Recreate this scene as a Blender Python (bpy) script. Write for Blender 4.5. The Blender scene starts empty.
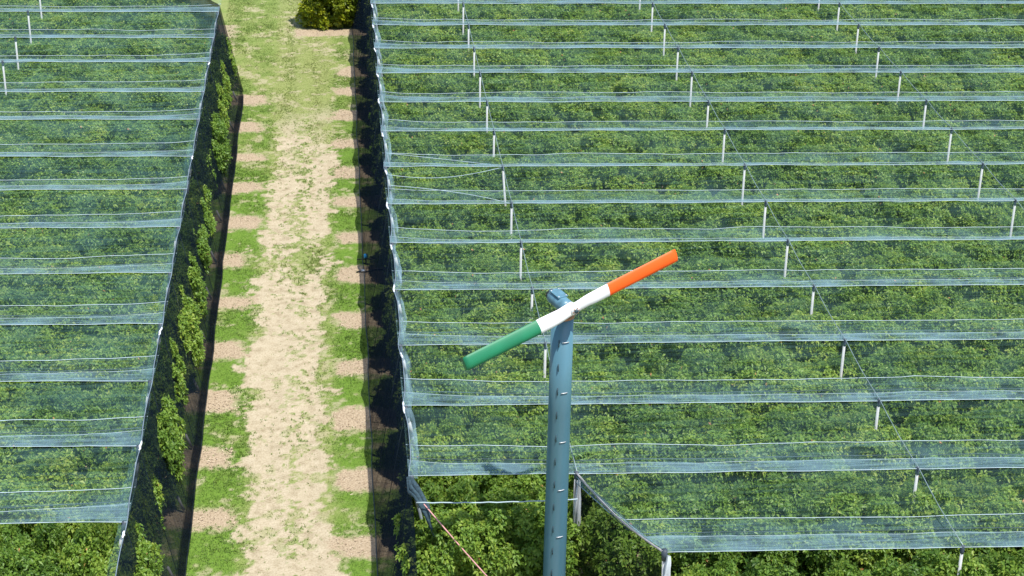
import bpy, math, random
import numpy as np
from mathutils import Vector, Matrix

scene = bpy.context.scene
COL = scene.collection
R_ = math.radians

# ------------------------------------------------------------------ camera
PITCH, YAW, ROLL, CAM_Z = 0.44484641, 0.10190247, 0.01851953, 36.1
F = Vector((math.sin(YAW) * math.cos(PITCH), math.cos(YAW) * math.cos(PITCH), -math.sin(PITCH)))
Rv = Vector((math.cos(YAW), -math.sin(YAW), 0))
Uv = Rv.cross(F)
R2 = Rv * math.cos(ROLL) + Uv * math.sin(ROLL)
U2 = -Rv * math.sin(ROLL) + Uv * math.cos(ROLL)
cd = bpy.data.cameras.new('camera')
cam = bpy.data.objects.new('camera', cd)
COL.objects.link(cam)
M4 = Matrix(((R2.x, U2.x, -F.x, 0), (R2.y, U2.y, -F.y, 0), (R2.z, U2.z, -F.z, CAM_Z), (0, 0, 0, 1)))
cam.matrix_world = M4
cd.sensor_width = 36
cd.lens = 1800 * 36 / 1024
cd.clip_start = 0.5
cd.clip_end = 4000
scene.camera = cam

# ------------------------------------------------------------------ light
SUN_EL, SUN_AZ = R_(69), math.atan2(0.62, -0.78)      # azimuth from +Y towards +X
world = bpy.data.worlds.new('World')
scene.world = world
world.use_nodes = True
nt = world.node_tree
sky = nt.nodes.new('ShaderNodeTexSky')
sky.sky_type = 'NISHITA'
sky.sun_disc = False
sky.sun_elevation = SUN_EL
sky.sun_rotation = SUN_AZ
nt.links.new(sky.outputs[0], nt.nodes['Background'].inputs[0])
nt.nodes['Background'].inputs[1].default_value = 0.15
sl = bpy.data.lights.new('sun', 'SUN')
sl.energy = 4.6
sl.angle = R_(0.53)
sl.color = (1.0, 0.95, 0.87)
so = bpy.data.objects.new('sun', sl)
COL.objects.link(so)
sd = Vector((math.sin(SUN_AZ) * math.cos(SUN_EL), math.cos(SUN_AZ) * math.cos(SUN_EL), math.sin(SUN_EL)))
so.rotation_euler = sd.to_track_quat('Z', 'Y').to_euler()
so.location = (20, 40, 60)
vs = scene.view_settings
vs.view_transform = 'Standard'
vs.look = 'None'
vs.exposure = 0.62
vs.gamma = 1.0
vs.use_curve_mapping = False
scene.cycles.transparent_max_bounces = 12
scene.cycles.max_bounces = 6

# ------------------------------------------------------------------ helpers
def tag(o, label=None, cat=None, group=None, kind=None):
    if label: o['label'] = label
    if cat: o['category'] = cat
    if group: o['group'] = group
    if kind: o['kind'] = kind
    return o

def link(name, me, parent=None, loc=None):
    o = bpy.data.objects.new(name, me)
    COL.objects.link(o)
    if parent is not None: o.parent = parent
    if loc is not None: o.location = loc
    return o

def empty(name, loc=(0, 0, 0), rz=0.0):
    o = link(name, None, None, loc)
    o.rotation_euler = (0, 0, rz)
    o.empty_display_size = 0.3
    return o

def mesh_np(name, V, faces, mats, smooth=True, midx=None):
    me = bpy.data.meshes.new(name)
    me.from_pydata([tuple(v) for v in V], [], [tuple(f) for f in faces])
    for m in mats: me.materials.append(m)
    if midx is not None: me.polygons.foreach_set('material_index', np.asarray(midx, dtype=np.int32))
    if smooth: me.polygons.foreach_set('use_smooth', np.ones(len(me.polygons), dtype=bool))
    me.update()
    return me

def tris_np(name, V, T, mats, midx=None, attrs=None):
    """fast triangle mesh; attrs: name -> per-triangle float"""
    me = bpy.data.meshes.new(name)
    n, t = len(V), len(T)
    me.vertices.add(n)
    me.vertices.foreach_set('co', np.asarray(V, dtype=np.float32).ravel())
    me.loops.add(3 * t)
    me.loops.foreach_set('vertex_index', np.asarray(T, dtype=np.int32).ravel())
    me.polygons.add(t)
    me.polygons.foreach_set('loop_start', np.arange(0, 3 * t, 3, dtype=np.int32))
    for m in mats: me.materials.append(m)
    if midx is not None: me.polygons.foreach_set('material_index', np.asarray(midx, dtype=np.int32))
    me.update(calc_edges=True)
    if attrs:
        for k, v in attrs.items():
            a = me.attributes.new(k, 'FLOAT', 'FACE')
            a.data.foreach_set('value', np.asarray(v, dtype=np.float32))
    return me

class MB:
    def __init__(s): s.v, s.f = [], []
    def add(s, V, Fc):
        k = len(s.v); s.v += [tuple(p) for p in V]; s.f += [tuple(i + k for i in f) for f in Fc]
    def tube(s, pts, r, n=6, cap=True):
        pts = [Vector(p) for p in pts]
        rs = r if hasattr(r, '__len__') else [r] * len(pts)
        ring0 = len(s.v); up = Vector((0.13, 0.31, 1)).normalized()
        for i, p in enumerate(pts):
            t = (pts[min(i + 1, len(pts) - 1)] - pts[max(i - 1, 0)])
            t = t.normalized() if t.length > 1e-9 else Vector((0, 0, 1))
            a = t.cross(up)
            if a.length < 0.05: a = t.cross(Vector((1, 0, 0)))
            a.normalize(); b = t.cross(a)
            for k in range(n):
                q = 2 * math.pi * k / n
                s.v.append(tuple(p + (a * math.cos(q) + b * math.sin(q)) * rs[i]))
        for i in range(len(pts) - 1):
            for k in range(n):
                a0 = ring0 + i * n + k; a1 = ring0 + i * n + (k + 1) % n
                s.f.append((a0, a1, a1 + n, a0 + n))
        if cap:
            s.f.append(tuple(ring0 + k for k in range(n))[::-1])
            e = ring0 + (len(pts) - 1) * n
            s.f.append(tuple(e + k for k in range(n)))
        return s
    def box(s, c, sz, M=None, bev=0.0):
        c = Vector(c); h = Vector(sz) / 2
        if bev <= 0:
            V = [Vector((x, y, z)) for x in (-h.x, h.x) for y in (-h.y, h.y) for z in (-h.z, h.z)]
            Fc = [(0, 1, 3, 2), (4, 6, 7, 5), (0, 4, 5, 1), (2, 3, 7, 6), (0, 2, 6, 4), (1, 5, 7, 3)]
        else:                                   # bevelled along the long edges: octagonal section along Y
            b = bev
            sec = [(-h.x + b, -h.z), (h.x - b, -h.z), (h.x, -h.z + b), (h.x, h.z - b), (h.x - b, h.z), (-h.x + b, h.z), (-h.x, h.z - b), (-h.x, -h.z + b)]
            V = []
            for yy, k in ((-h.y, 0.86), (-h.y + b, 1.0), (h.y - b, 1.0), (h.y, 0.86)):
                V += [Vector((x * k, yy, z * k)) for x, z in sec]
            Fc = [(i + 8 * j, (i + 1) % 8 + 8 * j, (i + 1) % 8 + 8 * j + 8, i + 8 * j + 8) for j in range(3) for i in range(8)]
            Fc += [tuple(range(7, -1, -1)), tuple(range(24, 32))]
        V = [(M @ v if M else v) + c for v in V]
        s.add(V, Fc); return s
    def grid(s, P):
        """P[i][j] points"""
        k = len(s.v); n, m = len(P), len(P[0])
        for row in P: s.v += [tuple(p) for p in row]
        for i in range(n - 1):
            for j in range(m - 1):
                s.f.append((k + i * m + j, k + i * m + j + 1, k + (i + 1) * m + j + 1, k + (i + 1) * m + j))
        return s
    def build(s, name, mat, parent=None, smooth=True, loc=None):
        return link(name, mesh_np(name, s.v, s.f, [mat], smooth), parent, loc)

rngN = np.random.default_rng(5)
_T = rngN.random((256, 256))
def vnoise(x, y, seed=0):
    x = np.asarray(x, float) + seed * 17.37; y = np.asarray(y, float) + seed * 9.71
    xi = np.floor(x).astype(int); yi = np.floor(y).astype(int)
    u = x - xi; v = y - yi; u = u * u * (3 - 2 * u); v = v * v * (3 - 2 * v)
    g = lambda a, b: _T[a % 256, b % 256]
    return (g(xi, yi) * (1 - u) + g(xi + 1, yi) * u) * (1 - v) + (g(xi, yi + 1) * (1 - u) + g(xi + 1, yi + 1) * u) * v
def fbm(x, y, s=1.0, o=4, seed=0):
    t = 0; a = 0.5; n = 0
    for k in range(o):
        t = t + a * vnoise(np.asarray(x) * s, np.asarray(y) * s, seed + 3 * k); n += a; a *= 0.55; s *= 2.1
    return t / n
def sstep(a, b, x):
    t = np.clip((np.asarray(x, float) - a) / (b - a), 0, 1); return t * t * (3 - 2 * t)

# ------------------------------------------------------------------ materials
def new_mat(name):
    m = bpy.data.materials.new(name); m.use_nodes = True
    n = m.node_tree.nodes; L = m.node_tree.links
    return m, n, L, n['Principled BSDF'], n['Material Output']

def ramp(n, stops):
    r = n.new('ShaderNodeValToRGB'); e = r.color_ramp.elements
    while len(e) < len(stops): e.new(0.5)
    for i, (p, c) in enumerate(stops):
        e[i].position = p; e[i].color = (*c, 1)
    return r

def coord_noise(n, L, scale, detail=4, vec=(1, 1, 1), which='Object'):
    tc = n.new('ShaderNodeTexCoord'); mp = n.new('ShaderNodeMapping'); mp.inputs['Scale'].default_value = vec
    L.new(tc.outputs[which], mp.inputs[0])
    t = n.new('ShaderNodeTexNoise'); t.inputs['Scale'].default_value = scale; t.inputs['Detail'].default_value = detail
    L.new(mp.outputs[0], t.inputs['Vector'])
    return t

def paint(name, col, rough=0.5, var=0.15, metal=0.0, scale=3.0, vec=(1, 1, 1), dirt=None):
    m, n, L, b, out = new_mat(name)
    t = coord_noise(n, L, scale, 6, vec)
    c0 = tuple(x * (1 - var) for x in col); c1 = tuple(min(1, x * (1 + var)) for x in col)
    st = [(0.3, c0), (0.7, c1)]
    if dirt: st = [(0.28, dirt), (0.42, c0), (0.7, c1)]
    r = ramp(n, st)
    L.new(t.outputs['Fac'], r.inputs[0]); L.new(r.outputs[0], b.inputs['Base Color'])
    b.inputs['Roughness'].default_value = rough; b.inputs['Metallic'].default_value = metal
    return m

def leaf_mat(name, stops, trans=0.45, rough=0.42):
    m, n, L, b, out = new_mat(name)
    at = n.new('ShaderNodeAttribute'); at.attribute_name = 'tint'
    oi = n.new('ShaderNodeObjectInfo')
    ad = n.new('ShaderNodeMath'); ad.operation = 'MULTIPLY_ADD'; ad.inputs[1].default_value = 0.30; 
    L.new(oi.outputs['Random'], ad.inputs[0]); L.new(at.outputs['Fac'], ad.inputs[2])
    sb = n.new('ShaderNodeMath'); sb.operation = 'SUBTRACT'; sb.inputs[1].default_value = 0.15; L.new(ad.outputs[0], sb.inputs[0])
    r = ramp(n, stops); L.new(sb.outputs[0], r.inputs[0])
    L.new(r.outputs[0], b.inputs['Base Color'])
    b.inputs['Roughness'].default_value = rough
    b.inputs['Specular IOR Level'].default_value = 0.35
    tr = n.new('ShaderNodeBsdfTranslucent'); mx = n.new('ShaderNodeMixShader')
    hs = n.new('ShaderNodeHueSaturation'); hs.inputs['Value'].default_value = 1.25; hs.inputs['Hue'].default_value = 0.485
    L.new(r.outputs[0], hs.inputs['Color']); L.new(hs.outputs[0], tr.inputs[0])
    mx.inputs[0].default_value = trans
    L.new(b.outputs[0], mx.inputs[1]); L.new(tr.outputs[0], mx.inputs[2]); L.new(mx.outputs[0], out.inputs[0])
    return m

def net_mat(name, col, alpha, var, vec=(0.25, 7, 7), scale=1.0, trans=0.35):
    """woven netting: threads cover `alpha` of the surface, unevenly where it bunches up"""
    m, n, L, b, out = new_mat(name)
    n.remove(b)
    df = n.new('ShaderNodeBsdfDiffuse'); df.inputs[0].default_value = (*col, 1)
    tl = n.new('ShaderNodeBsdfTranslucent'); tl.inputs[0].default_value = (*col, 1)
    m1 = n.new('ShaderNodeMixShader'); m1.inputs[0].default_value = trans
    L.new(df.outputs[0], m1.inputs[1]); L.new(tl.outputs[0], m1.inputs[2])
    tp = n.new('ShaderNodeBsdfTransparent'); mx = n.new('ShaderNodeMixShader')
    t = coord_noise(n, L, scale, 5, vec)
    t2 = coord_noise(n, L, 0.6, 3)
    mul = n.new('ShaderNodeMath'); mul.operation = 'ADD'; L.new(t.outputs['Fac'], mul.inputs[0]); L.new(t2.outputs['Fac'], mul.inputs[1])
    mr = n.new('ShaderNodeMapRange'); mr.inputs[1].default_value = 0.80; mr.inputs[2].default_value = 1.20
    mr.inputs[3].default_value = max(0.0, alpha - var); mr.inputs[4].default_value = min(1.0, alpha + var)
    L.new(mul.outputs[0], mr.inputs[0]); L.new(mr.outputs[0], mx.inputs[0])
    L.new(tp.outputs[0], mx.inputs[1]); L.new(m1.outputs[0], mx.inputs[2]); L.new(mx.outputs[0], out.inputs[0])
    return m

LEAF = leaf_mat('orchard_leaf', [(0.0, (0.076, 0.158, 0.030)), (0.35, (0.140, 0.256, 0.038)), (0.65, (0.200, 0.318, 0.046)), (0.85, (0.268, 0.370, 0.055)), (1.0, (0.32, 0.40, 0.07))])
LEAF_Y = leaf_mat('hedge_leaf', [(0.0, (0.08, 0.13, 0.010)), (0.4, (0.19, 0.26, 0.015)), (0.7, (0.31, 0.36, 0.02)), (1.0, (0.42, 0.44, 0.035))])
RUST = leaf_mat('rusty_leaf', [(0.0, (0.28, 0.10, 0.04)), (0.5, (0.42, 0.20, 0.08)), (1.0, (0.50, 0.33, 0.17))], 0.2)
GRASS = leaf_mat('grass_blade', [(0.0, (0.075, 0.145, 0.023)), (0.4, (0.115, 0.20, 0.033)), (0.7, (0.165, 0.225, 0.052)), (1.0, (0.27, 0.275, 0.11))], 0.25, 0.6)
BARK = paint('bark', (0.17, 0.13, 0.10), 0.9, 0.35, 0, 9, (1, 1, .3))
NET_NEAR = net_mat('net_single', (0.25, 0.49, 0.49), 0.054, 0.036)
NET_NEAR_L = net_mat('net_single_teal', (0.24, 0.50, 0.52), 0.085, 0.05)
NET_FAR = net_mat('net_doubled', (0.27, 0.50, 0.55), 0.13, 0.08, (0.35, 6, 6))
NET_FOLD = net_mat('net_folded', (0.23, 0.37, 0.44), 0.27, 0.20, (0.5, 16, 16))
NET_HEM = net_mat('net_hem', (0.32, 0.50, 0.60), 0.24, 0.20, (6, .5, 3))
DARK_NET = net_mat('dark_side_net', (0.016, 0.026, 0.042), 0.81, 0.07, (1, 5, .4), 1.0, 0.2)
DARK_NET2 = net_mat('dark_side_net_thin', (0.010, 0.018, 0.028), 0.63, 0.12, (1, 4, .35), 1.0, 0.2)
SKIRT_SHADE = net_mat('net_skirt_and_shade', (0.008, 0.013, 0.020), 0.60, 0.18, (1, 4, .6), 1.0, 0.2)  # net skirt with the shadow strip at its foot put into its dark colour
ROPE = paint('pale_rope', (0.33, 0.42, 0.46), 0.8, 0.2, 0, 2)
EDGEROPE = paint('weathered_rope', (0.13, 0.18, 0.22), 0.8, 0.3, 0, 2)
DROPE = paint('dark_cord', (0.035, 0.06, 0.075), 0.8, 0.3, 0, 2)
WIRE = paint('steel_wire', (0.22, 0.29, 0.30), 0.5, 0.2, 0.4, 2)
PINK = paint('faded_red_strap', (0.50, 0.25, 0.24), 0.8, 0.2, 0, 4)
POSTW = paint('white_post', (0.40, 0.41, 0.41), 0.6, 0.12, 0, 4, (1, 1, .4), (0.45, 0.43, 0.38))
GREYP = paint('grey_post', (0.16, 0.19, 0.21), 0.6, 0.2, 0.2, 5)
CAPD = paint('dark_cap', (0.035, 0.05, 0.07), 0.6, 0.3, 0, 5)
CLOTH = paint('white_net_cloth', (0.60, 0.64, 0.68), 0.85, 0.2, 0, 6, (1, 1, .3))
MASTB = paint('blue_mast_paint', (0.064, 0.155, 0.205), 0.33, 0.09, 0.0, 1.3, (2, 2, .35))
GEARB = paint('blue_gearbox_paint', (0.085, 0.19, 0.25), 0.4, 0.15, 0.0, 5, (1, 1, 1), (0.06, 0.13, 0.17))
WHITEP = paint('white_blade_paint', (0.66, 0.67, 0.69), 0.5, 0.05, 0, 2)
GREENP = paint('green_blade_paint', (0.003, 0.150, 0.066), 0.55, 0.08, 0, 2)
ORANGEP = paint('orange_blade_paint', (0.80, 0.095, 0.003), 0.55, 0.06, 0, 2)
RUSTP = paint('rusted_steel', (0.30, 0.15, 0.08), 0.8, 0.4, 0, 12)
STEEL = paint('galvanised_steel', (0.48, 0.50, 0.52), 0.45, 0.15, 0.5, 8)
BLACKP = paint('black_plastic', (0.012, 0.014, 0.016), 0.5, 0.3, 0, 8)
BLUEP = paint('blue_plastic', (0.02, 0.30, 0.62), 0.4, 0.1, 0, 8)

def ground_mat():
    m, n, L, b, out = new_mat('orchard_ground')
    def attr(nm):
        a = n.new('ShaderNodeAttribute'); a.attribute_name = nm; return a.outputs['Fac']
    def mix(fac, c1, c2):
        x = n.new('ShaderNodeMix'); x.data_type = 'RGBA'
        L.new(fac, x.inputs[0]); L.new(c1, x.inputs[6]); L.new(c2, x.inputs[7]); return x.outputs[2]
    nz = coord_noise(n, L, 2.2, 8); nf = coord_noise(n, L, 14, 6)
    d = ramp(n, [(0.34, (0.23, 0.19, 0.12)), (0.48, (0.35, 0.30, 0.21)), (0.66, (0.41, 0.36, 0.265))]); L.new(nz.outputs['Fac'], d.inputs[0])
    df = ramp(n, [(0.36, (0.25, 0.205, 0.13)), (0.58, (0.41, 0.36, 0.26))]); L.new(nf.outputs['Fac'], df.inputs[0])
    x0 = n.new('ShaderNodeMix'); x0.data_type = 'RGBA'; x0.inputs[0].default_value = 0.45
    L.new(d.outputs[0], x0.inputs[6]); L.new(df.outputs[0], x0.inputs[7])
    s = ramp(n, [(0.30, (0.21, 0.162, 0.108)), (0.5, (0.325, 0.26, 0.18)), (0.70, (0.395, 0.325, 0.235))]); L.new(nf.outputs['Fac'], s.inputs[0])
    g = ramp(n, [(0.3, (0.075, 0.145, 0.02)), (0.55, (0.108, 0.19, 0.028)), (0.8, (0.155, 0.225, 0.043))]); L.new(nf.outputs['Fac'], g.inputs[0])
    y = ramp(n, [(0.3, (0.14, 0.185, 0.05)), (0.55, (0.205, 0.235, 0.082)), (0.8, (0.28, 0.28, 0.13))]); L.new(nf.outputs['Fac'], y.inputs[0])
    g2 = mix(attr('dry'), g.outputs[0], y.outputs[0])
    ds = mix(attr('soil'), x0.outputs[2], s.outputs[0])
    c = mix(attr('grass'), ds, g2)
    L.new(c, b.inputs['Base Color']); b.inputs['Roughness'].default_value = 0.95
    b.inputs['Specular IOR Level'].default_value = 0.1
    bp = n.new('ShaderNodeBump'); bp.inputs['Strength'].default_value = 0.6; bp.inputs['Distance'].default_value = 0.05
    L.new(nf.outputs['Fac'], bp.inputs['Height']); L.new(bp.outputs[0], b.inputs['Normal'])
    return m
GROUND = ground_mat()

# ------------------------------------------------------------------ rows of the two blocks (y at x = 0)
SK = -0.0405                                            # rows run a little off square to the track
YR = [103.13, 98.85, 94.61, 90.42, 85.89, 81.75, 77.10, 72.69, 68.48, 64.01, 59.28, 54.65, 50.05, 45.43]
YR = [116.4, 112.0, 107.6] + YR                          # three more rows run on behind
LEFT_IN = {110.3: 3.3, 105.85: 1.4}                      # the far end of the left block runs off on a slant
YL = [110.3, 105.85, 101.39, 96.50, 92.34, 87.56, 83.46, 78.53, 74.53, 70.33, 65.75, 61.22, 56.72, 52.20, 47.59]
XLT, XLB, XRT, XRB = -6.9, -5.8, 1.87, 0.86              # top and foot lines of the two side curtains
RZ, VZ = 5.5, 5.15                                       # ridge and valley heights of the net
HALF = 2.22
YEND = 49.97                                             # where the covered part left of the fan stops
ordw = ['first', 'second', 'third', 'fourth', 'fifth', 'sixth', 'seventh', 'eighth', 'ninth', 'tenth', 'eleventh', 'twelfth', 'thirteenth',
        'fourteenth', 'fifteenth', 'sixteenth', 'seventeenth', 'eighteenth', 'nineteenth', 'twentieth']

# ------------------------------------------------------------------ ground
PATCH_R = [106.93, 103.39, 99.2, 94.65, 90.3, 86.14, 81.55, 77.24, 72.49, 67.92, 63.47, 58.8, 54.25, 49.9, 45.5]
PATCH_RX = [-0.15, -0.36, -0.55, -0.57, -0.59, -0.55, -0.48, -0.45, -0.57, -0.68, -0.69, -0.67, -0.62, -0.6, -0.6]
PATCH_L = [101.97, 97.4, 92.69, 88.38, 83.74, 79.2, 74.56, 69.81, 65.37, 60.83, 56.53, 52.1, 47.8]
PATCH_LX = [-4.32, -4.40, -4.22, -4.36, -4.11, -4.69, -4.28, -4.41, -4.52, -4.64, -4.26, -4.3, -4.3]

def smax(a, b): return np.log(np.exp(np.clip(a, -9, 9) * 4.5) + np.exp(np.clip(b, -9, 9) * 4.5)) / 4.5
def ground_masks(X, Y):
    X = np.asarray(X, float); Y = np.asarray(Y, float)
    n1 = fbm(X, Y, 0.55, 4, 1) - 0.5; n2 = fbm(X, Y, 1.9, 4, 5) - 0.5; n3 = fbm(X, Y, 5.5, 3, 9) - 0.5
    d = np.abs(X + 2.32 + 0.25 * np.sin(Y * 0.11)) + n1 * 2.2 + n2 * 1.6 + n3 * 0.9
    track = 1 - sstep(1.30, 1.62, d)
    mid = np.exp(-((X + 2.15) / 0.55) ** 2)
    gap = sstep(0.02, 0.14, n2 * 0.9 + n3 * 0.85 + n1 * 0.4 + 0.16 * mid - 0.145 + 0.08 * sstep(72, 86, Y) + 0.30 * np.exp(-((Y - 79.2) / 1.7) ** 2) * (np.abs(X + 1.9) < 1.6))
    track = track * (1 - gap * 0.92)
    fade = 1 - sstep(93, 103, Y + 8 * n1)
    far = 0.55 * sstep(-0.02, 0.2, n2 + n3 * 0.7 - 0.05) * (1 - fade)
    track = track * (fade + (1 - fade) * far)
    # a fainter wheel track that swings off to the right behind the block
    r = np.hypot(X - 2.5, (Y - 116.2) * 0.9)
    curve = np.exp(-((r - 5.6 - n1 * 0.8) / 0.55) ** 2) * (Y > 103) * 0.75
    track = np.maximum(track, curve * sstep(-0.25, 0.15, n3 + n2))
    soil = np.zeros_like(X)
    for py, px in zip(PATCH_R, PATCH_RX):
        w = 0.80 + 0.22 * math.sin(py * 2.3) * 0.5
        e = smax((px - X) * 0.9, np.abs(Y - py - SK * X) - w) + n2 * 0.7 + n3 * 0.45 + n1 * 0.3
        soil = np.maximum(soil, (1 - sstep(-0.16, 0.22, e)) * (X < 60) * (X > -2.3))
    for py, px in zip(PATCH_L, PATCH_LX):
        w = 0.78 + 0.25 * math.sin(py * 3.1) * 0.5
        e = smax((X - px) * 0.8, np.abs(Y - py) - w) + n2 * 0.7 + n3 * 0.45 + n1 * 0.3
        soil = np.maximum(soil, (1 - sstep(-0.16, 0.22, e)) * (X < -2.4) * (X > -40))
    soil = np.maximum(soil, 0.85 * np.maximum(sstep(3.0, 4.5, X + n2), sstep(6.4, 7.2, n2 - X)) * (Y < 117) * (np.abs(X) < 60))
    e = np.maximum(np.abs(Y - 115.0) - 0.75, -2.9 - X) + n2 * 0.5 + n3 * 0.4
    soil = np.maximum(soil, 1 - sstep(-0.1, 0.12, e))
    grass = np.clip(1 - np.maximum(track, soil), 0, 1)
    bare = sstep(0.10, 0.24, n2 + n3 * 0.5 + n1 * 0.3) * 0.55
    grass = grass * (1 - bare * ((X < 1.5) & (X > -6.5)))
    dry = np.clip(sstep(88, 112, Y + n1 * 14) * 0.58 + sstep(0.0, 0.3, n1 + n2 * 0.6) * 0.45 + 0.6 * (1 - sstep(1.3, 2.1, np.abs(X + 2.3))), 0, 1)
    return grass, soil, dry

def build_ground():
    xs = np.concatenate([[-1500, -400, -120, -50], np.arange(-30, -8, 1.5), np.arange(-8, 3.0, 0.085), np.arange(3, 46, 1.5), [60, 120, 400, 1500]])
    ys = np.concatenate([[-1500, -300, -50, 0, 20, 35], np.arange(44, 50, 0.5), np.arange(50, 129, 0.085), np.arange(129, 141, 2.0), [160, 220, 400, 900, 2500]])
    X, Y = np.meshgrid(xs, ys)
    Z = (fbm(X, Y, 0.4, 3, 21) - 0.5) * 0.10 + (fbm(X, Y, 3.0, 3, 31) - 0.5) * 0.035
    Z -= 0.03 * np.exp(-((X + 3.1) / 0.4) ** 2) + 0.03 * np.exp(-((X + 1.5) / 0.4) ** 2)
    Z = Z * ((np.abs(X) < 60) & (Y > 30) & (Y < 140))
    n, m = X.shape
    V = np.stack([X, Y, Z], -1).reshape(-1, 3).astype(np.float32)
    i = np.arange(n * m).reshape(n, m)
    Q = np.stack([i[:-1, :-1], i[:-1, 1:], i[1:, 1:], i[1:, :-1]], -1).reshape(-1, 4)
    me = bpy.data.meshes.new('ground')
    me.vertices.add(len(V)); me.vertices.foreach_set('co', V.ravel())
    me.loops.add(Q.size); me.loops.foreach_set('vertex_index', Q.astype(np.int32).ravel())
    me.polygons.add(len(Q)); me.polygons.foreach_set('loop_start', np.arange(0, Q.size, 4, dtype=np.int32))
    me.materials.append(GROUND); me.update(calc_edges=True)
    me.polygons.foreach_set('use_smooth', np.ones(len(Q), dtype=bool))
    for nm, a in zip(('grass', 'soil', 'dry'), ground_masks(X, Y)):
        at = me.attributes.new(nm, 'FLOAT', 'POINT'); at.data.foreach_set('value', a.ravel().astype(np.float32))
    tag(link('ground', me), kind='structure')
build_ground()

def blades(P, L, lean, width, rng, tint, nb):
    """nb blades (one triangle each) at each point"""
    n = len(P) * nb
    B = np.repeat(P, nb, 0); L = np.repeat(L, nb) * rng.uniform(0.6, 1.3, n)
    B = B + np.stack([rng.normal(0, 0.035, n), rng.normal(0, 0.035, n), np.zeros(n)], 1)
    a = rng.uniform(0, 2 * np.pi, n); ln = lean * rng.uniform(0.3, 1.2, n)
    d = np.stack([np.cos(a) * ln, np.sin(a) * ln, np.ones(n)], 1); d /= np.linalg.norm(d, axis=1)[:, None]
    c = a + rng.uniform(0.8, 2.2, n); s = np.stack([np.cos(c), np.sin(c), np.zeros(n)], 1) * (width * rng.uniform(0.7, 1.4, n))[:, None]
    V = np.stack([B - s, B + s, B + d * L[:, None]], 1).reshape(-1, 3)
    T = np.arange(3 * n).reshape(-1, 3)
    t = np.clip(np.repeat(tint, nb) + rng.normal(0, 0.10, n), 0, 1)
    return V, T, t

def build_grass():
    rng = np.random.default_rng(11)
    N = 126000
    X = rng.uniform(-7.6, 2.6, N); Y = rng.uniform(50.5, 128, N)
    g, s, d = ground_masks(X, Y)
    keep = rng.random(N) < np.clip(g * 0.80 + 0.02, 0, 1) * np.where(d > 0.6, 0.55, 1.0)
    X, Y, d = X[keep], Y[keep], d[keep]
    P = np.stack([X, Y, np.full(len(X), -0.02)], 1)
    L = 0.055 + 0.06 * fbm(X, Y, 0.9, 3, 41)
    tint = np.clip(0.30 + 0.42 * d + (fbm(X, Y, 2.5, 3, 51) - 0.5) * 0.7, 0, 1)
    V, T, t = blades(P, L, 0.9, 0.014, rng, tint, 4)
    o = link('grass', tris_np('grass', V, T, [GRASS], None, {'tint': t}))
    tag(o, 'short patchy green grass along both sides of the dirt track', 'grass', kind='stuff')
    # dry mulch chips on the bare soil patches
    N = 60000
    X = rng.uniform(-7.6, 2.6, N); Y = rng.uniform(50.5, 117, N)
    g, s, d = ground_masks(X, Y); k = rng.random(N) < s * 0.42
    X, Y = X[k], Y[k]; n = len(X)
    P = np.stack([X, Y, rng.uniform(0.012, 0.035, n)], 1)
    a = rng.uniform(0, 2 * np.pi, n); l = rng.uniform(0.015, 0.06, n)
    u = np.stack([np.cos(a) * l, np.sin(a) * l, rng.normal(0, 0.012, n)], 1); w = np.stack([-np.sin(a), np.cos(a), rng.normal(0, .4, n)], 1) * rng.uniform(0.006, 0.016, n)[:, None]
    V = np.stack([P - u - w, P + u - w, P + u + w, P - u + w], 1).reshape(-1, 3)
    b = np.arange(n) * 4
    T = np.concatenate([np.stack([b, b + 1, b + 2], 1), np.stack([b, b + 2, b + 3], 1)])
    tt = rng.random(n)
    o = link('mulch', tris_np('mulch', V, T, [MULCH], None, {'tint': np.concatenate([tt, tt])}))
    tag(o, 'dry brown mulch chips scattered on the bare soil patches', 'mulch', kind='stuff')
MULCH = leaf_mat('mulch_chip', [(0.0, (0.17, 0.12, 0.08)), (0.5, (0.36, 0.27, 0.18)), (1.0, (0.50, 0.42, 0.31))], 0.05, 0.8)
build_grass()

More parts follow.
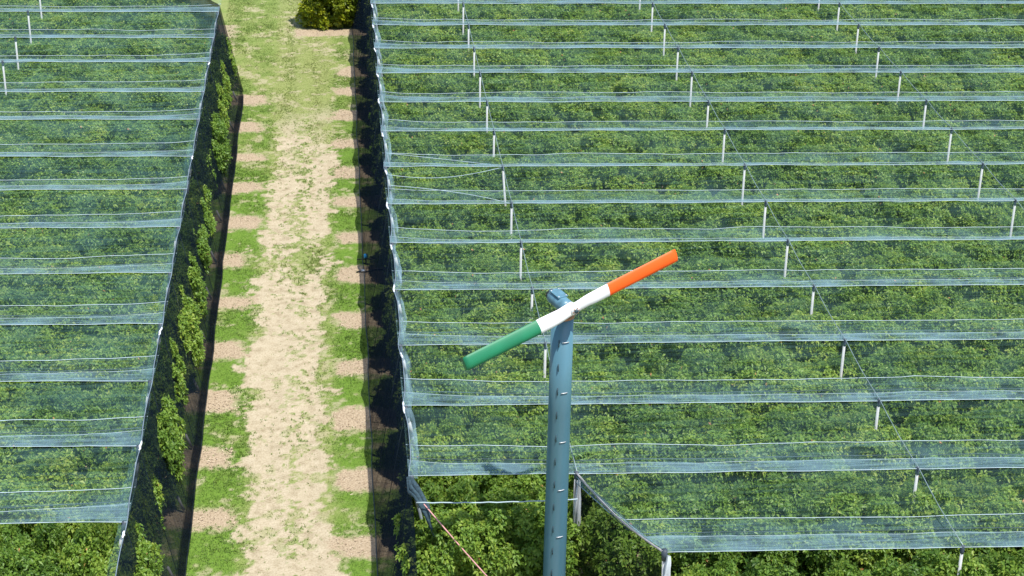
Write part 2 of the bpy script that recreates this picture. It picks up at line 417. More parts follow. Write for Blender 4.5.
# ------------------------------------------------------------------ trees
def make_crown(seed, rx, ry, z0, z1, nros, leaf=0.14, droop=0.2, mats=None, rust=0.0025, lobes=95, lr=(0.17, 0.29)):
    rng = np.random.default_rng(seed)
    cz, hz = (z0 + z1) / 2, (z1 - z0) / 2
    C, Rr = [], []
    for k in range(lobes):                                # overlapping boughs make the outline uneven
        u = rng.normal(size=3); u /= np.linalg.norm(u)
        if u[2] < -0.5 and k % 2: u[2] *= -0.6
        u = np.sign(u) * np.abs(u) ** 0.72
        q = rng.uniform(0.68, 0.92)
        C.append((u[0] * rx * q, u[1] * ry * q, cz + u[2] * hz * q)); Rr.append(rng.uniform(lr[0], lr[1]) * min(rx, ry, 1.6))
    for fx, fz in ((-.42, -.1), (0, .12), (.42, -.1), (-.2, -.35), (.25, -.35)):        # leafy core behind the shoots
        C.append((fx * rx, rng.uniform(-.2, .2) * ry, cz + fz * hz)); Rr.append(0.66 * min(rx, ry, hz))
    C = np.array(C); Rr = np.array(Rr)
    P, N = [], []
    while len(P) < nros:
        k = rng.choice(len(C), p=Rr ** 2 / (Rr ** 2).sum())
        u = rng.normal(size=3); u /= np.linalg.norm(u)
        if u[2] < -0.35 and rng.random() < 0.6: continue
        p = C[k] + u * Rr[k] * rng.uniform(0.80, 1.06) * np.array([1, 1, 1.08])
        inside = (np.linalg.norm(p - C, axis=1) < Rr * 0.80)
        inside[k] = False
        if inside.any() and rng.random() < 0.90: continue
        if p[2] < max(z0, 0.12): continue
        P.append(p); N.append(u * 0.7 + np.array([0, 0, 0.55]) + rng.normal(0, 0.28, 3))
    P = np.array(P); N = np.array(N); N /= np.linalg.norm(N, axis=1)[:, None]
    # upright leaders break the top
    nl = 9
    n = len(P)
    nb = 8
    A = np.repeat(P, nb, 0); D = np.repeat(N, nb, 0)
    spread = rng.normal(size=(n * nb, 3)); spread -= (spread * D).sum(1)[:, None] * D
    spread /= np.linalg.norm(spread, axis=1)[:, None]
    w = rng.uniform(0.40, 1.0, n * nb)[:, None]
    dr = D * (1 - w) + spread * w + np.array([0, 0, -droop]) * rng.uniform(0, 1.4, n * nb)[:, None]
    dr /= np.linalg.norm(dr, axis=1)[:, None]
    L = leaf * rng.uniform(0.65, 1.35, n * nb)[:, None]
    side = np.cross(dr, D + rng.normal(0, 0.35, (n * nb, 3))); side /= np.linalg.norm(side, axis=1)[:, None] + 1e-9
    nor = np.cross(side, dr)
    base = A + D * rng.uniform(-0.10, 0.06, n * nb)[:, None] + spread * 0.02
    W = L * rng.uniform(0.20, 0.30, n * nb)[:, None]
    b0 = base; tip = base + dr * L + np.array([0, 0, -0.02]); mid = base + dr * L * 0.5
    l1 = mid + side * W + nor * W * 0.35; l2 = mid - side * W + nor * W * 0.35
    V = np.stack([b0, l1, tip, l2], 1).reshape(-1, 3)
    i = np.arange(n * nb) * 4
    T = np.stack([np.stack([i, i + 1, i + 2], 1), np.stack([i, i + 2, i + 3], 1)], 1).reshape(-1, 3)
    cl = rng.normal(0, 0.16, n)                           # each shoot has its own age
    bough = fbm(P[:, 0] * 1.3 + seed, P[:, 1] * 1.3 + P[:, 2] * 1.1, 1.0, 2, seed) - 0.5
    t = 0.46 + np.repeat(cl + bough * 0.5, nb) + rng.normal(0, 0.10, n * nb)
    ru = rng.random(n * nb) < rust * 0.6
    return tris_np('crown', V, T, mats or [LEAF, RUST], np.repeat(ru.astype(int), 2), {'tint': np.repeat(np.clip(t, 0.02, 1), 2)})

def make_trunk(seed, h, mat=BARK, r=0.085, spread=0.8):
    rnd = random.Random(seed); mb = MB()
    k = [(0, 0, -0.05)]
    for i in range(1, 6):
        k.append((rnd.uniform(-.06, .06) * i / 2, rnd.uniform(-.06, .06) * i / 2, h * 0.75 * i / 5))
    mb.tube(k, [r * 1.25, r, r * .9, r * .75, r * .6, r * .4], 8)
    for j in range(6):
        a = j * 1.05 + rnd.uniform(-.3, .3); i = rnd.choice([1, 2, 2, 3]); p = Vector(k[i])
        e = Vector((math.cos(a) * spread, math.sin(a) * spread, h * rnd.uniform(0.22, 0.4)))
        mb.tube([p, p + e * 0.5 + Vector((0, 0, .08)), p + e], [r * .5, r * .35, r * .14], 5)
    return mesh_np('trunk', mb.v, mb.f, [mat])

CROWNS = [make_crown(100 + i, 1.72, 1.88 + 0.06 * (i % 3), 0.5, 3.98 + 0.09 * (i % 4), 4300) for i in range(8)]
TRUNKS = [make_trunk(40 + i, 3.6) for i in range(3)]
RT = random.Random(7)
TREE_PROTO = None

def plant(name, x, y, crown, trunk, label, cat, group, sc=(1, 1, 1), rz=0.0):
    root = empty(name, (x, y, 0), rz); root.scale = sc
    tag(root, label, cat, group)
    link('trunk', trunk, root); link('crown', crown, root)
    return root

def xr_at(y): return 19.9 + (y - 43.1) * (41.3 - 19.9) / 59.2       # right limit of the view at net height
def xl_at(y): return -10.3 - (y - 45.2) * 9.4 / 59.4
NT = 0
def zrow(y): return (1.04 if y < 48 else 1.0) + 0.14 * float((1 - sstep(58, 75, y)))
for j, y0 in enumerate(reversed(YR)):                    # right block, counted from the camera
    x = XRT + 1.42; k = 0
    xe = min(xr_at(y0) + 3.2, 47)
    if j == 0: x = 10.6
    while x < xe:
        if j == 1 and 7.4 < x < 9.2: x += .9
        xx = x - .55 if j == 1 and 6 < x < 7 else x
        yy = y0 + SK * x + RT.uniform(-.14, .14) - (.55 if j == 0 else 0)
        s = RT.uniform(.92, 1.08)
        lab = 'leafy fruit tree, %s from the track, in the %s row from the front, right block' % (ordw[k], ordw[j])
        if j == 0: lab = 'leafy fruit tree in the front row right of the fan, %s from its mast' % ordw[k]
        plant('fruit_tree', xx + RT.uniform(-.12, .12), yy, RT.choice(CROWNS), RT.choice(TRUNKS), lab, 'tree', 'netted fruit trees right of the track',
              (s * RT.uniform(.95, 1.06) * (.84 if k == 0 else 1), s * (1.08 if k == 0 else 1), RT.uniform(.95, 1.05) * zrow(y0)), RT.choice([0, math.pi]) + RT.uniform(-.3, .3))
        NT += 1; x += 2.5; k += 1
for j, y0 in enumerate(reversed(YL)):
    x = XLT - 0.78 - LEFT_IN.get(y0, 0); k = 0
    while x > xl_at(y0) - 2.8:
        yy = y0 + SK * x + RT.uniform(-.14, .14)
        s = RT.uniform(.92, 1.08)
        plant('fruit_tree', x + RT.uniform(-.12, .12), yy, RT.choice(CROWNS), RT.choice(TRUNKS),
              'leafy fruit tree, %s from the track, in the %s row from the front, left block' % (ordw[k], ordw[j]), 'tree', 'netted fruit trees left of the track',
              (s * RT.uniform(.95, 1.06) * (.84 if k == 0 else 1), s * (1.08 if k == 0 else 1), RT.uniform(.95, 1.05) * zrow(y0)), RT.choice([0, math.pi]) + RT.uniform(-.3, .3))
        NT += 1; x -= 2.5; k += 1
print('trees', NT)

# bushy yellow-green trees beyond the end of the track
HC = [make_crown(300 + i, 1.5, 1.35, -1.3, 4.3, 1900, 0.21, 0.1, [LEAF_Y, RUST], 0.0, 80) for i in range(2)]
HT = make_trunk(90, 3.8, BARK, 0.10, 0.7)
for x, lab, c, s in ((-1.2, 'bushy yellow-green tree at the end of the track, leftmost of the clump', 0, 1.0),
                     (0.35, 'bushy yellow-green tree at the end of the track, middle of the clump', 1, 1.04),
                     (1.9, 'bushy yellow-green tree at the end of the track, beside the net', 0, .97)):
    plant('citrus_tree', x, 116.9, HC[c], HT, lab, 'tree', 'yellow-green trees beyond the track', (s, s, s), x * 2)
# young yellowish tree at the open corner of the net
plant('young_tree', 3.05, 49.2, make_crown(400, 0.62, 0.62, 0.8, 3.6, 330, 0.19, 0.1, [LEAF_Y, RUST], 0.0, 16), make_trunk(93, 3.0, BARK, 0.05, 0.4),
      'small yellow-green sapling at the open corner below the dark net', 'tree', None)

# ------------------------------------------------------------------ hail nets
FOLD_R = [.75, .75, .75, .75, .75, .70, .75, .9, .30, .26, .28, .30, .62, .66, .66, .70, .95]
FOLD_L = [.75, .75, .75, .55, .45, .45, .60, .55, .60, .55, .60, .62, .62, .70, .75]

def net_roof(side, Ys, folds, x_edge, x_far, label, first_x=None, near_m=None, far_m=None):
    """side +1: block lies on +x of its edge, -1: on -x"""
    root = empty('hail_net_roof', (x_edge, Ys[-1], 0))
    tag(root, label, 'net', 'pale hail nets over the orchard')
    inv = Matrix.Translation((-x_edge, -Ys[-1], 0))
    loc = lambda p: (p[0] - x_edge, p[1] - Ys[-1], p[2])
    for i, y0 in enumerate(Ys):
        xe = x_far(y0)
        x0 = x_edge + side * (LEFT_IN.get(y0, 0) if side < 0 else 0)
        diag = (first_x is not None and i == len(Ys) - 1)
        if diag: x0 = 7.27
        L = abs(xe - x0); n = max(10, int(L / 0.42))
        t = np.linspace(0, 1, n + 1) ** 1.0
        xs = x0 + side * L * t
        dist = np.abs(xs - x_edge)
        seed = 60 + i * 7 + (50 if side < 0 else 0)
        gapY = (Ys[i - 1] - y0) if i else 4.44
        half = gapY / 2
        yr = y0 + SK * xs
        swag = np.exp(-dist / 1.5)
        nz = lambda sc, sd: fbm(xs, xs * 0 + i * 3.3, sc, 3, seed + sd) - 0.5
        ridge_z = RZ + nz(.5, 1) * 0.08
        ridge_y = yr + nz(.35, 2) * 0.10
        val_z = VZ + nz(.4, 3) * 0.16 + 0.10 * swag
        val_y = yr + half + nz(.25, 4) * 0.22 + swag * 0.10
        fw = folds[i] * (1 + 0.35 * nz(.3, 5)) + swag * 0.42
        fold_y = ridge_y + fw
        fold_z = ridge_z + (val_z - ridge_z) * (fw / half) * 0.8
        dk_y = ridge_y + (half - fw) * 0.45 + fw + nz(.2, 6) * 0.15; dk_z = ridge_z + (val_z - ridge_z) * 0.75
        back_y = (Ys[i - 1] if i else y0 + 4.44) + SK * xs - 0.02; back_z = np.full_like(xs, RZ - 0.03)
        if diag:                                           # the front panel is cut off on a slant beside the fan
            yc = 49.75 - (xs - 7.27) * (49.75 - 45.05) / (9.35 - 7.27)
            clip = lambda a: np.maximum(a, yc)
        else: clip = lambda a: a
        def curve(y, z): return [loc((a, b, c)) for a, b, c in zip(xs, clip(y), z)]
        def lerp(y1, z1, y2, z2, m, sagk, sd):
            out = []
            for k in range(m + 1):
                q = k / m; w = fbm(xs, xs * 0 + k * 1.7 + i, 0.9, 3, seed + sd) - 0.5
                out.append(curve(y1 * (1 - q) + y2 * q, z1 * (1 - q) + z2 * q - sagk * 4 * q * (1 - q) + w * 0.07 * (0 < k < m)))
            return out
        pan = link('net_panel', None, root)
        far = MB().grid(lerp(ridge_y, ridge_z, val_y, val_z, 5, 0.03, 11))
        nv = len(far.f)
        near = not (i == 0)
        if near: far.grid(lerp(val_y + 0.004, val_z + 0.002, back_y, back_z, 5, 0.05, 12))
        me = mesh_np('net_panel', far.v, far.f, [far_m or NET_FAR, near_m or NET_NEAR], True, [0] * nv + [1] * (len(far.f) - nv))
        bpy.data.objects.remove(pan)
        pan = link('net_panel', me, root)
        # the lapped edge along the ridge hangs in loose folds
        rows = []
        for k in range(7):
            q = k / 6
            w = fbm(xs * 1.0, xs * 0 + k * 2.9 + i, 0.8, 3, seed + 20) - 0.5
            rows.append(curve(ridge_y - 0.03 + (fold_y - ridge_y) * q + w * 0.06, ridge_z + 0.03 + (fold_z - ridge_z) * q + 0.05 * math.sin(k * 2.4) + w * 0.16))
        MB().grid(rows).build('net_fold', NET_FOLD, pan)
        j = np.abs(nz(1.6, 31)) * 0.04
        if diag: sel = xs >= 9.25
        else: sel = np.ones_like(xs, bool)
        cv = lambda y, z: [p for p, s_ in zip(curve(y, z), sel) if s_]
        MB().tube(cv(ridge_y - 0.04, ridge_z + 0.04), 0.013, 5).build('ridge_rope', ROPE, pan)
        MB().tube(curve(val_y, val_z + 0.03 + j), 0.0135, 5).build('valley_rope', ROPE, pan)
        MB().tube(curve(fold_y, fold_z + 0.05), 0.008, 5).build('seam_cord', ROPE, pan)
        if folds[i] > 0.3: MB().tube(curve(dk_y, dk_z - 0.05), 0.014, 5).build('hanging_cord', DROPE, pan)
    return root

net_roof(1, YR, FOLD_R, XRT, lambda y: min(xr_at(y) + 4.5, 48), 'pale blue hail net roof over the orchard block right of the track', 1)
net_roof(-1, YL, FOLD_L, XLT, lambda y: xl_at(y) - 4.0, 'pale blue hail net roof over the orchard block left of the track', None, NET_NEAR_L)

# ------------------------------------------------------------------ side curtains and their edge cables
AMP = {1: 0.12, -1: 0.05}
def edge_x(x, y, Ys, side, amp):
    d = min(abs(y - (q + SK * x)) for q in Ys)
    return x + side * amp * (1 - math.exp(-(d / 0.8) ** 2))

def side_curtain(label, Ys, xt, xb, y1, y2, side, mat, skirt_shade, nv=9):
    root = empty('side_curtain', ((xt + xb) / 2, y1, 0)); tag(root, label, 'net', 'dark side nets along the track')
    ox, oy = (xt + xb) / 2, y1
    ys = np.arange(y1, y2 + 0.01, 0.30)
    P = []
    for k in range(nv + 1):
        q = k / nv; row = []
        for y in ys:
            x_t = edge_x(xt, y, Ys, side, AMP[side])
            z = (RZ - 0.02) * (1 - q)
            zt = 0.0
            if y < YEND and side > 0: zt = (YEND - y) * 0.62     # past the roof the net drops to the ground
            w = (float(fbm(y, k * .4, 1.3, 3, 71 + int(side))) - .5)
            bow = side * 0.06 * math.sin(math.pi * q) * (0.6 + 0.8 * float(fbm(y, 0, .35, 2, 77)))
            x = x_t + (xb - x_t) * q + bow + w * 0.12 * math.sin(math.pi * min(1, q * 1.1)) + (float(fbm(y, 3, .3, 3, 79)) - .5) * 0.14 * q
            row.append((x - ox, y - oy, max(0.03, z - zt * (1 - q))))
        P.append(row)
    MB().grid(P).build('net_sheet', mat, root)
    if skirt_shade > 0:
        S = []
        for k in range(4):
            q = k / 3; i0 = P[-1]; i1 = P[-3]
            S.append([(b[0] + (a[0] - b[0]) * q * skirt_shade - side * 0.05, b[1], b[2] + (a[2] - b[2]) * q * skirt_shade + 0.02) for a, b in zip(i1, i0)])
        MB().grid(S).build('foot_skirt_and_shade', SKIRT_SHADE, root)  # dark sheet serves as net skirt and as the shadow along the foot
    MB().tube([(p[0], p[1], p[2] + .02) for p in P[-1]], 0.018, 5).build('foot_cord', DROPE, root)
    return root

side_curtain('dark side net with a sagging foot, along the right of the track', YR, XRT, XRB, 45.2, 121, 1, DARK_NET, 0.0)
side_curtain('dark see-through side net along the left of the track', YL, XLT, XLB, 44.5, 102.9, -1, DARK_NET2, 0.62)

def edge_cable(label, x, Ys, y1, y2, side):
    root = empty('edge_cable', (x, y1, RZ)); tag(root, label, 'cable', 'cables along the net edges')
    ys = np.arange(y1, y2, 0.3)
    pt = [(edge_x(x, y, Ys, side, AMP[side]) - x, y - y1, 0.02 + 0.03 * math.sin(y * 2.1)) for y in ys]
    MB().tube(pt, 0.017, 6).build('rope', EDGEROPE, root)
    P = []
    for k in range(5):
        P.append([(p[0] + side * (0.03 + 0.06 * k * (0.55 + 0.9 * float(fbm(p[1], k * .2, .8, 3, 83)))), p[1], p[2] - 0.02 - 0.02 * k + 0.08 * (float(fbm(p[1], k, 1.5, 2, 85)) - .5)) for p in pt])
    MB().grid(P).build('net_hem', NET_HEM if side > 0 else NET_NEAR_L, root)
    rnd = random.Random(int(x * 10) + 3)
    for y0 in Ys:                                          # bunched white wraps where the net is tied to the cable
        for q in range(1):
            y = y0 + SK * x - (0.25 + q * 1.6 + rnd.uniform(0, .9)); l = rnd.uniform(.35, .8)
            if not (y1 + .3 < y < y2 - .3) or (side < 0 and rnd.random() < .6): continue
            ks = [y + l * s / 5 for s in range(6)]
            mb = MB().tube([(edge_x(x, v, Ys, side, AMP[side]) - x + rnd.uniform(-.02, .02), v - y1, 0.05 + rnd.uniform(-.02, .03)) for v in ks], [.02, .035, .045, .03, .04, .02], 6)
            mb.build('tie_wrap', CLOTH, root)
    return root
edge_cable('white-wrapped cable along the net edge on the right of the track', XRT, YR, YEND, 121, 1)
edge_cable('white-wrapped cable along the net edge on the left of the track', XLT, YL, 44.5, 102.9, -1)

# loose cords sagging between the right edge and the first post line
for q, (ya, yb, dip, wh) in enumerate(((78.9, 77.05, .55, 'upper'), (76.2, 77.0, .75, 'middle'), (74.9, 72.7, .35, 'lower'))):
    pts = []
    for k in range(25):
        u = k / 24
        pts.append((XRT + .1 + (7.3 - XRT - .1) * u, ya + (yb - ya) * u ** 2.2 + SK * 5 * u, RZ - .04 - dip * .35 * math.sin(math.pi * u) * (1 - .3 * u)))
    o = MB().tube(pts, 0.014, 5).build('sag_cord', ROPE)
    tag(o, '%s of three loose pale cords sagging to the leaning post, right net edge' % wh, 'cord', 'loose cords on the right net')

# far end of the left block
root = empty('end_curtain', (XLT, 102.9, 0)); tag(root, 'dark net closing the far end of the left block', 'net')
P = []
for k in range(6):
    q = k / 5
    P.append([(-5.0 * s / 30 + 1.1 * q, 10.5 * s / 30 + 0.5 * q + 0.08 * math.sin(s * 1.7), RZ * (1 - q) + .02) for s in range(31)])
MB().grid(P).build('net_sheet', DARK_NET, root)

# ------------------------------------------------------------------ posts
def make_post(name, x, y, lean, label, group, h=RZ + 0.06, r=0.050):
    root = empty(name, (x, y, 0)); tag(root, label, 'post', group)
    lx, ly = lean
    p = lambda q: (lx * q, ly * q, h * q)
    MB().tube([(0, 0, -.1), p(0.975)], [r * 1.05, r], 10).build('pole', POSTW, root)
    MB().tube([p(.955), p(.965), p(1.0), p(1.008)], [r * 1.18, r * 1.35, r * 1.35, r * .6], 10).build('cap', CAPD, root)
    return root
PLX = [7.32, 18.55, 29.75]
near_w = ['nearest', 'second', 'third']
for c, px in enumerate(PLX):
    for j, y0 in enumerate(reversed(YR)):
        if px > xr_at(y0) + 1.5: continue
        lean = (RT.uniform(-.025, .025), RT.uniform(-.025, .025))
        if c == 0 and abs(y0 - 77.1) < .1: lean = (-0.42, 0.05)
        if c == 0 and j == 0: continue
        make_post('net_post', px - lean[0], y0 + SK * px - lean[1], lean,
                  'white net post, %s row from the front, %s post line right of the track' % (ordw[j], near_w[c]), 'white posts holding up the right net')
for j, y0 in enumerate(reversed(YL)):
    if y0 < 86: continue
    lean = (RT.uniform(-.025, .025), RT.uniform(-.025, .025))
    make_post('net_post', -17.75, y0 + SK * -17.75, lean, 'white net post inside the left block, %s row from the front' % ordw[j], 'white posts inside the left net')

def end_post(x_top, y, dx, label, group, foot_x):
    root = empty('end_post', (x_top + dx, y, 0)); tag(root, label, 'post', group)
    MB().tube([(0, 0, -.1), (-dx * .96, -.03, (RZ - .04))], [0.055, 0.05], 10).build('pole', GREYP, root)
    MB().tube([(-dx * .77, -.025, (RZ - .04) * .80), (-dx * .86, -.028, (RZ - .04) * .895)], [0.075, 0.07], 10).build('sleeve', POSTW, root)
    MB().tube([(-dx * .90, -.03, RZ - .40), (-dx * .965, -.03, RZ + .03)], [0.07, 0.07], 10).build('cap', CAPD, root)
    MB().tube([(-dx * .96, -.03, RZ - .03), (foot_x - x_top - dx, .04, 0.5)], 0.012, 5).build('guy_wire', DROPE, root)
    return root
def anchor(x, y, dx, label, group):
    root = empty('ground_anchor', (x, y, 0)); tag(root, label, 'anchor', group)
    MB().tube([(0, 0, -.1), (dx * .35, 0, .25)], 0.02, 6).build('rod', STEEL, root)
    MB().tube([(dx * .15, 0, .1), (dx * .95, 0, .68)], [0.055, 0.05], 8).build('sleeve', POSTW, root)
    return root
for j, y0 in enumerate(reversed(YR)):
    if j == 0: continue
    y = y0 + SK * XRT
    end_post(XRT + 0.04, y, 1.0 + RT.uniform(-.15, .2), 'white leaning end post, %s row from the front, right edge of track' % ordw[j], 'leaning end posts right of the track', XRB + .25)
for j, y0 in enumerate(reversed(YL)):
    if y0 > 103: continue
    y = y0 + SK * XLT
    end_post(XLT - 0.04, y, -1.0 + RT.uniform(-.2, .15), 'white leaning end post, %s row from the front, left edge of track' % ordw[j], 'leaning end posts left of the track', XLB - .25)
    anchor(XLB - .30, y, -.25, 'white sleeved anchor behind the left side net, %s row from the front' % ordw[j], 'anchors at the foot of the left net')

# cross cables over the post lines
for c, px in enumerate(PLX):
    ys = [y for y in YR if px < xr_at(y) + 2]
    if c == 0: ys = ys[:-1]
    pts = []
    for a, b in zip(ys[:-1], ys[1:]):
        for s in range(4):
            q = s / 4; pts.append((px, a + (b - a) * q + SK * px, RZ + .10 - .09 * math.sin(math.pi * q)))
    pts.append((px, ys[-1] + SK * px, RZ + .10))
    o = MB().tube(pts, 0.014, 5).build('cross_cable', WIRE)
    tag(o, 'thin steel cable over the %s line of net posts right of the track' % near_w[c], 'cable', 'cables across the right net')

# ------------------------------------------------------------------ open corner beside the fan
GA, GB = Vector((7.29, 49.77, RZ)), Vector((9.33, 45.06, RZ))
root = empty('gable_curtain', (GA.x, GA.y, 0)); tag(root, 'thin dark net hanging from the slanted edge right of the fan', 'net')
P = []
for k in range(9):
    q = k / 8; row = []
    for s in range(25):
        u = s / 24; p = GA.lerp(GB, u) - Vector((GA.x, GA.y, 0))
        w = float(fbm(u * 6, k * .3, 1.0, 3, 91)) - .5
        row.append((p.x - 0.35 * q + w * .15 * q, p.y - 0.25 * q + w * .1, p.z * (1 - q) + .02 - .25 * math.sin(math.pi * u) * (1 - q)))
    P.append(row)
MB().grid(P).build('net_sheet', net_mat('thin_black_net', (0.012, 0.018, 0.024), 0.34, 0.12, (2, 2, .4)), root)
MB().tube([(p[0], p[1], p[2] + .03) for p in P[0]], 0.035, 6).build('edge_rope', paint('grey_rope', (0.24, 0.24, 0.25), .8, .3, 0, 5), root)

def cloth_bundle(label, top, segs, seed, w=0.16):
    root = empty('net_bundle', top); tag(root, label, 'net', 'bunched white net hanging at the posts')
    rnd = random.Random(seed); n = 26; rows = []
    for i in range(n + 1):
        q = i / n; z = -segs * q
        wid = w * (0.35 + 0.9 * math.sin(min(1, q * 3.2) * math.pi / 2) * (1 - .72 * sstep(.3, .55, q))) * (0.8 + .4 * float(fbm(q * 8, seed, 1, 2, 95)))
        cx = 0.10 * math.sin(q * 5 + seed) * q + .05 * (float(fbm(q * 6, 2, 1, 2, seed)) - .5)
        row = []
        for k in range(14):
            a = 2 * math.pi * k / 14
            rr = wid * (0.55 + .45 * math.cos(a * 4 + q * 9 + seed)) * .8 + .02
            row.append((cx + rr * math.cos(a), rr * .7 * math.sin(a), z))
        row.append(row[0]); rows.append(row)
    MB().grid(rows).build('cloth', CLOTH, root)
cloth_bundle('bunched white net hanging from the post right of the fan mast', (7.38, 49.62, RZ - .12), 5.2, 3, .13)
cloth_bundle('short bunched white net on the post at the slanted edge end', (9.50, 44.95, RZ - .05), 3.0, 8, .14)
end = empty('corner_post', (9.62, 45.1, 0)); tag(end, 'white post with dark cap at the lower end of the slanted net edge', 'post')
MB().tube([(0, 0, -.1), (-.22, -.02, RZ - .05)], [.08, .075], 10).build('pole', POSTW, end)
MB().tube([(-.20, -.02, RZ - .28), (-.225, -.02, RZ + .08)], [.10, .10], 10).build('cap', CAPD, end)
cp = make_post('net_post', 7.29, 49.75 + 0.02, (0, 0), 'white net post with dark cap at the top of the slanted net edge', 'white posts holding up the right net')

# pale rope across the open corner, torn dark net and faded red strap
mb = MB(); mb.tube([(2.05 + (7.2 - 2.05) * s / 20, 48.72 - 0.15 * s / 20, RZ - .22 - .05 * math.sin(math.pi * s / 20) + .012 * math.sin(s * 2.3)) for s in range(21)], 0.020, 6)
tag(mb.build('corner_rope', ROPE), 'pale rope stretched across the open corner left of the mast', 'rope')
mb = MB()
for k, (dx, dz) in enumerate(((0, 0), (.12, .08), (-.06, -.12))):
    pts = [(1.86 + dx * .5, 49.95, RZ - .02), (1.95 + dx, 49.6, RZ - .22 + dz), (2.12 + dx, 49.25, RZ - .28 + dz * .5), (2.30 + dx, 48.9, RZ - .50), (2.42 + dx * .4, 48.75, RZ - .95 - dz), (2.62 + dx * .3, 48.6, RZ - 1.45)]
    mb.tube(pts, [.05, .10, .07, .085, .05, .02], 7)
tag(mb.build('torn_net', paint('torn_dark_net', (0.02, 0.045, 0.06), .9, .5, 0, 14)), 'torn bunch of dark net at the open corner of the roof', 'net')
mb = MB(); a, b = Vector((2.30, 48.9, RZ - .40)), Vector((5.25, 46.2, 2.6))
mb.tube([a.lerp(b, s / 16) + Vector((0, 0, -.06 * math.sin(math.pi * s / 16))) for s in range(17)], 0.022, 6)
tag(mb.build('strap', PINK), 'faded red strap running down from the open corner to the mast', 'strap')

# irrigation riser at the foot of the right net
root = empty('irrigation_riser', (0.98, 78.3, 0)); tag(root, 'black irrigation riser with a bright blue cap behind the dark net', 'valve')
MB().tube([(0, 0, -.1), (0, 0, .36)], .035, 8).build('pipe', BLACKP, root)
MB().tube([(-.42, 0, .30), (.5, .05, .30)], .028, 8).build('cross_pipe', BLACKP, root)
MB().tube([(0, 0, .36), (0, 0, .40), (0, 0, .54), (0, 0, .57)], [.07, .10, .10, .06], 10).build('cap', BLUEP, root)
root = empty('hose_end', (0.86, 77.4, 0)); tag(root, 'black hose end lying on bare soil below the blue riser', 'hose')
MB().tube([(-.35, .0, .05), (-.1, .05, .09), (.15, .0, .07), (.5, .18, .06), (1.0, .2, .05)], .035, 7).build('hose', BLACKP, root)
MB().tube([(-.12, .05, .09), (.08, .02, .10)], .065, 8).build('coupling', STEEL, root)

# ------------------------------------------------------------------ frost fan
MX, MY, MH = 6.42, 47.8, 12.22
fan = empty('wind_machine', (MX, MY, 0)); tag(fan, 'tall blue orchard fan with a green, white and orange two-blade propeller', 'fan')
mb = MB(); zs = [-.2, 0.0, 0.02, 3, 6, 9, MH]
mast = mb.tube([(0, 0, z) for z in zs], [.375, .375, .37, .362, .355, .347, .34], 40).build('mast', MASTB, fan)
MB().tube([(0, 0, -.05), (0, 0, .05)], .62, 24).build('base_flange', STEEL, fan)
MB().tube([(0, 0, MH + .002), (0, 0, MH + .06), (0, 0, MH + .10)], [.365, .365, .30], 36).build('top_flange', RUSTP, fan)
mcol = (.02, .045, .06)
STEEL_SHADE = paint('dark_steel_and_step_shadow', mcol, .6, .2, 0, 8)  # dark steel; on the mast steps its tone includes the pegs' shadow
def on_mast(ang, z, off=0.0):                       # ang measured from -y towards +x
    r = .375 - .035 * z / MH + off
    return Vector((math.sin(ang) * r, -math.cos(ang) * r, z))
k = 0
for i in range(15):                                 # climbing steps, dark bars that also draw the shadow below each peg
    z = MH - 0.75 - i * 0.82
    if z < .5: break
    p = on_mast(R_(-20), z); mb = MB()
    n_ = Vector((math.sin(R_(-20)), -math.cos(R_(-20)), 0)); mb.tube([p + n_ * .012 + Vector((0, 0, .12)), p + n_ * .015 + Vector((0, 0, -.12))], .016, 6)
    mb.build('step_and_shadow', STEEL_SHADE, mast)
for i in range(7):                                  # short pale lugs
    z = MH - 0.72 - i * 1.72
    a = R_(14)
    pts = [on_mast(a + R_(d), z, .012) for d in (-17, -8, 0, 8, 17)]
    MB().tube(pts, .014, 6).build('lug', STEEL, mast)
ax = Vector((0.46, -0.88, -0.10)).normalized()      # propeller axis, tilted a little down
head = MB()
xa = ax.cross(Vector((0, 0, 1))).normalized(); za = xa.cross(ax).normalized()
Mx = Matrix((( -xa.x, -ax.x, za.x), (-xa.y, -ax.y, za.y), (-xa.z, -ax.z, za.z)))
GC = Vector((0, 0, MH + .40)) - ax * .14
head.box(GC, (.46, .86, .44), Mx, .13)
gb = head.build('gearbox', GEARB, fan, True)
MB().box(GC + za * .232 - ax * .12, (.34, .5, .03), Mx).build('cover_plate', GEARB, gb, False)
mb = MB()
for sx in (-1, 1):
    for sy in (-1, 1): mb = MB().tube([GC + xa * .13 * sx - ax * (.12 + .2 * sy) + za * .235, GC + xa * .13 * sx - ax * (.12 + .2 * sy) + za * .268], .025, 6); mb.build('bolt', STEEL, gb)
MB().tube([GC - ax * .46, GC - ax * .53, GC - ax * .55], [.17, .17, .1], 16).build('rear_cap', BLACKP, gb)
HUB = GC + ax * .66 + Vector((-.02, 0, .14))
MB().tube([GC + ax * .40, HUB - ax * .02], [.17, .12], 18).build('shaft', GEARB, fan)
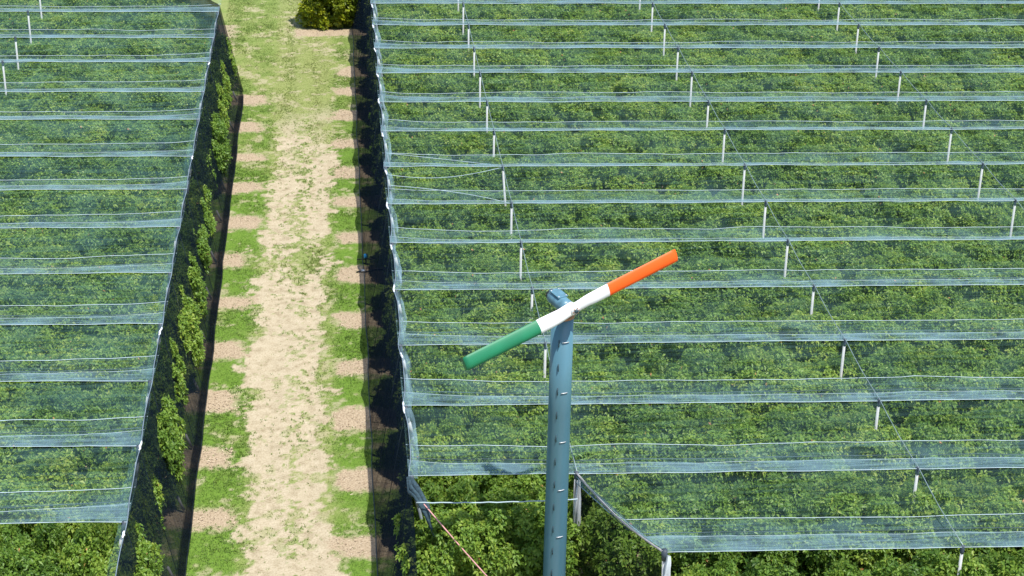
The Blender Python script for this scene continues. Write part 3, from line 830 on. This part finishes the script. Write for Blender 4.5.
# propeller: solve for the blade line lying square to the axis
ph = R_(26.2); br = R2 * math.cos(ph) + U2 * math.sin(ph)
kk = -(br.dot(ax)) / F.dot(ax)
bd = (br + F * kk).normalized()
pv = ax.cross(bd).normalized()
if pv.z < 0: pv = -pv
prop = empty('propeller', (0, 0, 0)); prop.parent = fan; prop.location = HUB
def blade(sgn, s0, s1, mat, name, end):
    rows = []; n = 16
    for i in range(n + 1):
        s = s0 + (s1 - s0) * i / n
        c = 0.41 + 0.05 * sstep(.15, 1.2, s); th = .12 + .035 * sstep(.1, .9, s) - .03 * s / 3.6
        tw = R_(14 - 9 * s / 3.6) * 1
        off = 0.05 * sstep(.05, .55, s) * sgn
        if end and i == n: c *= .98; th *= .95
        u = pv * math.cos(tw) + ax * math.sin(tw) * sgn; w = ax * math.cos(tw) - pv * math.sin(tw) * sgn
        row = []
        for k in range(20):
            a = 2 * math.pi * k / 20
            xx = math.cos(a) * .5; zz = math.sin(a) * th * (1.15 - .55 * math.cos(a)) * (1 if math.sin(a) > 0 else .5)
            row.append(bd * s * sgn + pv * off + u * xx * c + w * zz)
        row.append(row[0]); rows.append(row)
    mb = MB().grid(rows)
    if end:
        k = len(mb.v); mb.f.append(tuple(range(k - 21, k - 1)))
    o = mb.build(name, mat, prop)
    return o
LT = 3.80
blade(1, -0.02, 1.26, WHITEP, 'blade_root', False)['label'] = 'white inner part of the blade pointing up right'
blade(-1, -0.02, 1.24, WHITEP, 'blade_root', False)['label'] = 'white inner part of the blade pointing down left'
blade(1, 1.26, LT, ORANGEP, 'blade_tip', True)['label'] = 'orange outer part of the propeller'
blade(-1, 1.24, LT, GREENP, 'blade_tip', True)['label'] = 'green outer part of the propeller'
MB().tube([-ax * .12, ax * .17, ax * .20], [.15, .15, .12], 20).build('hub', WHITEP, prop)
MB().tube([ax * .20, ax * .25, ax * .26], [.06, .06, .03], 10).build('hub_nut', STEEL_SHADE, prop)
for i in range(6):
    a = i * math.pi / 3; c = bd * math.cos(a) * .10 + pv * math.sin(a) * .10
    MB().tube([c + ax * .18, c + ax * .225], .018, 6).build('bolt', RUSTP, prop)
mb = MB().tube([HUB - ax * .34 - Vector((0, 0, .30)), HUB - ax * .14 - Vector((0, 0, .34))], [.14, .11], 14); mb.build('bearing_collar', RUSTP, fan)
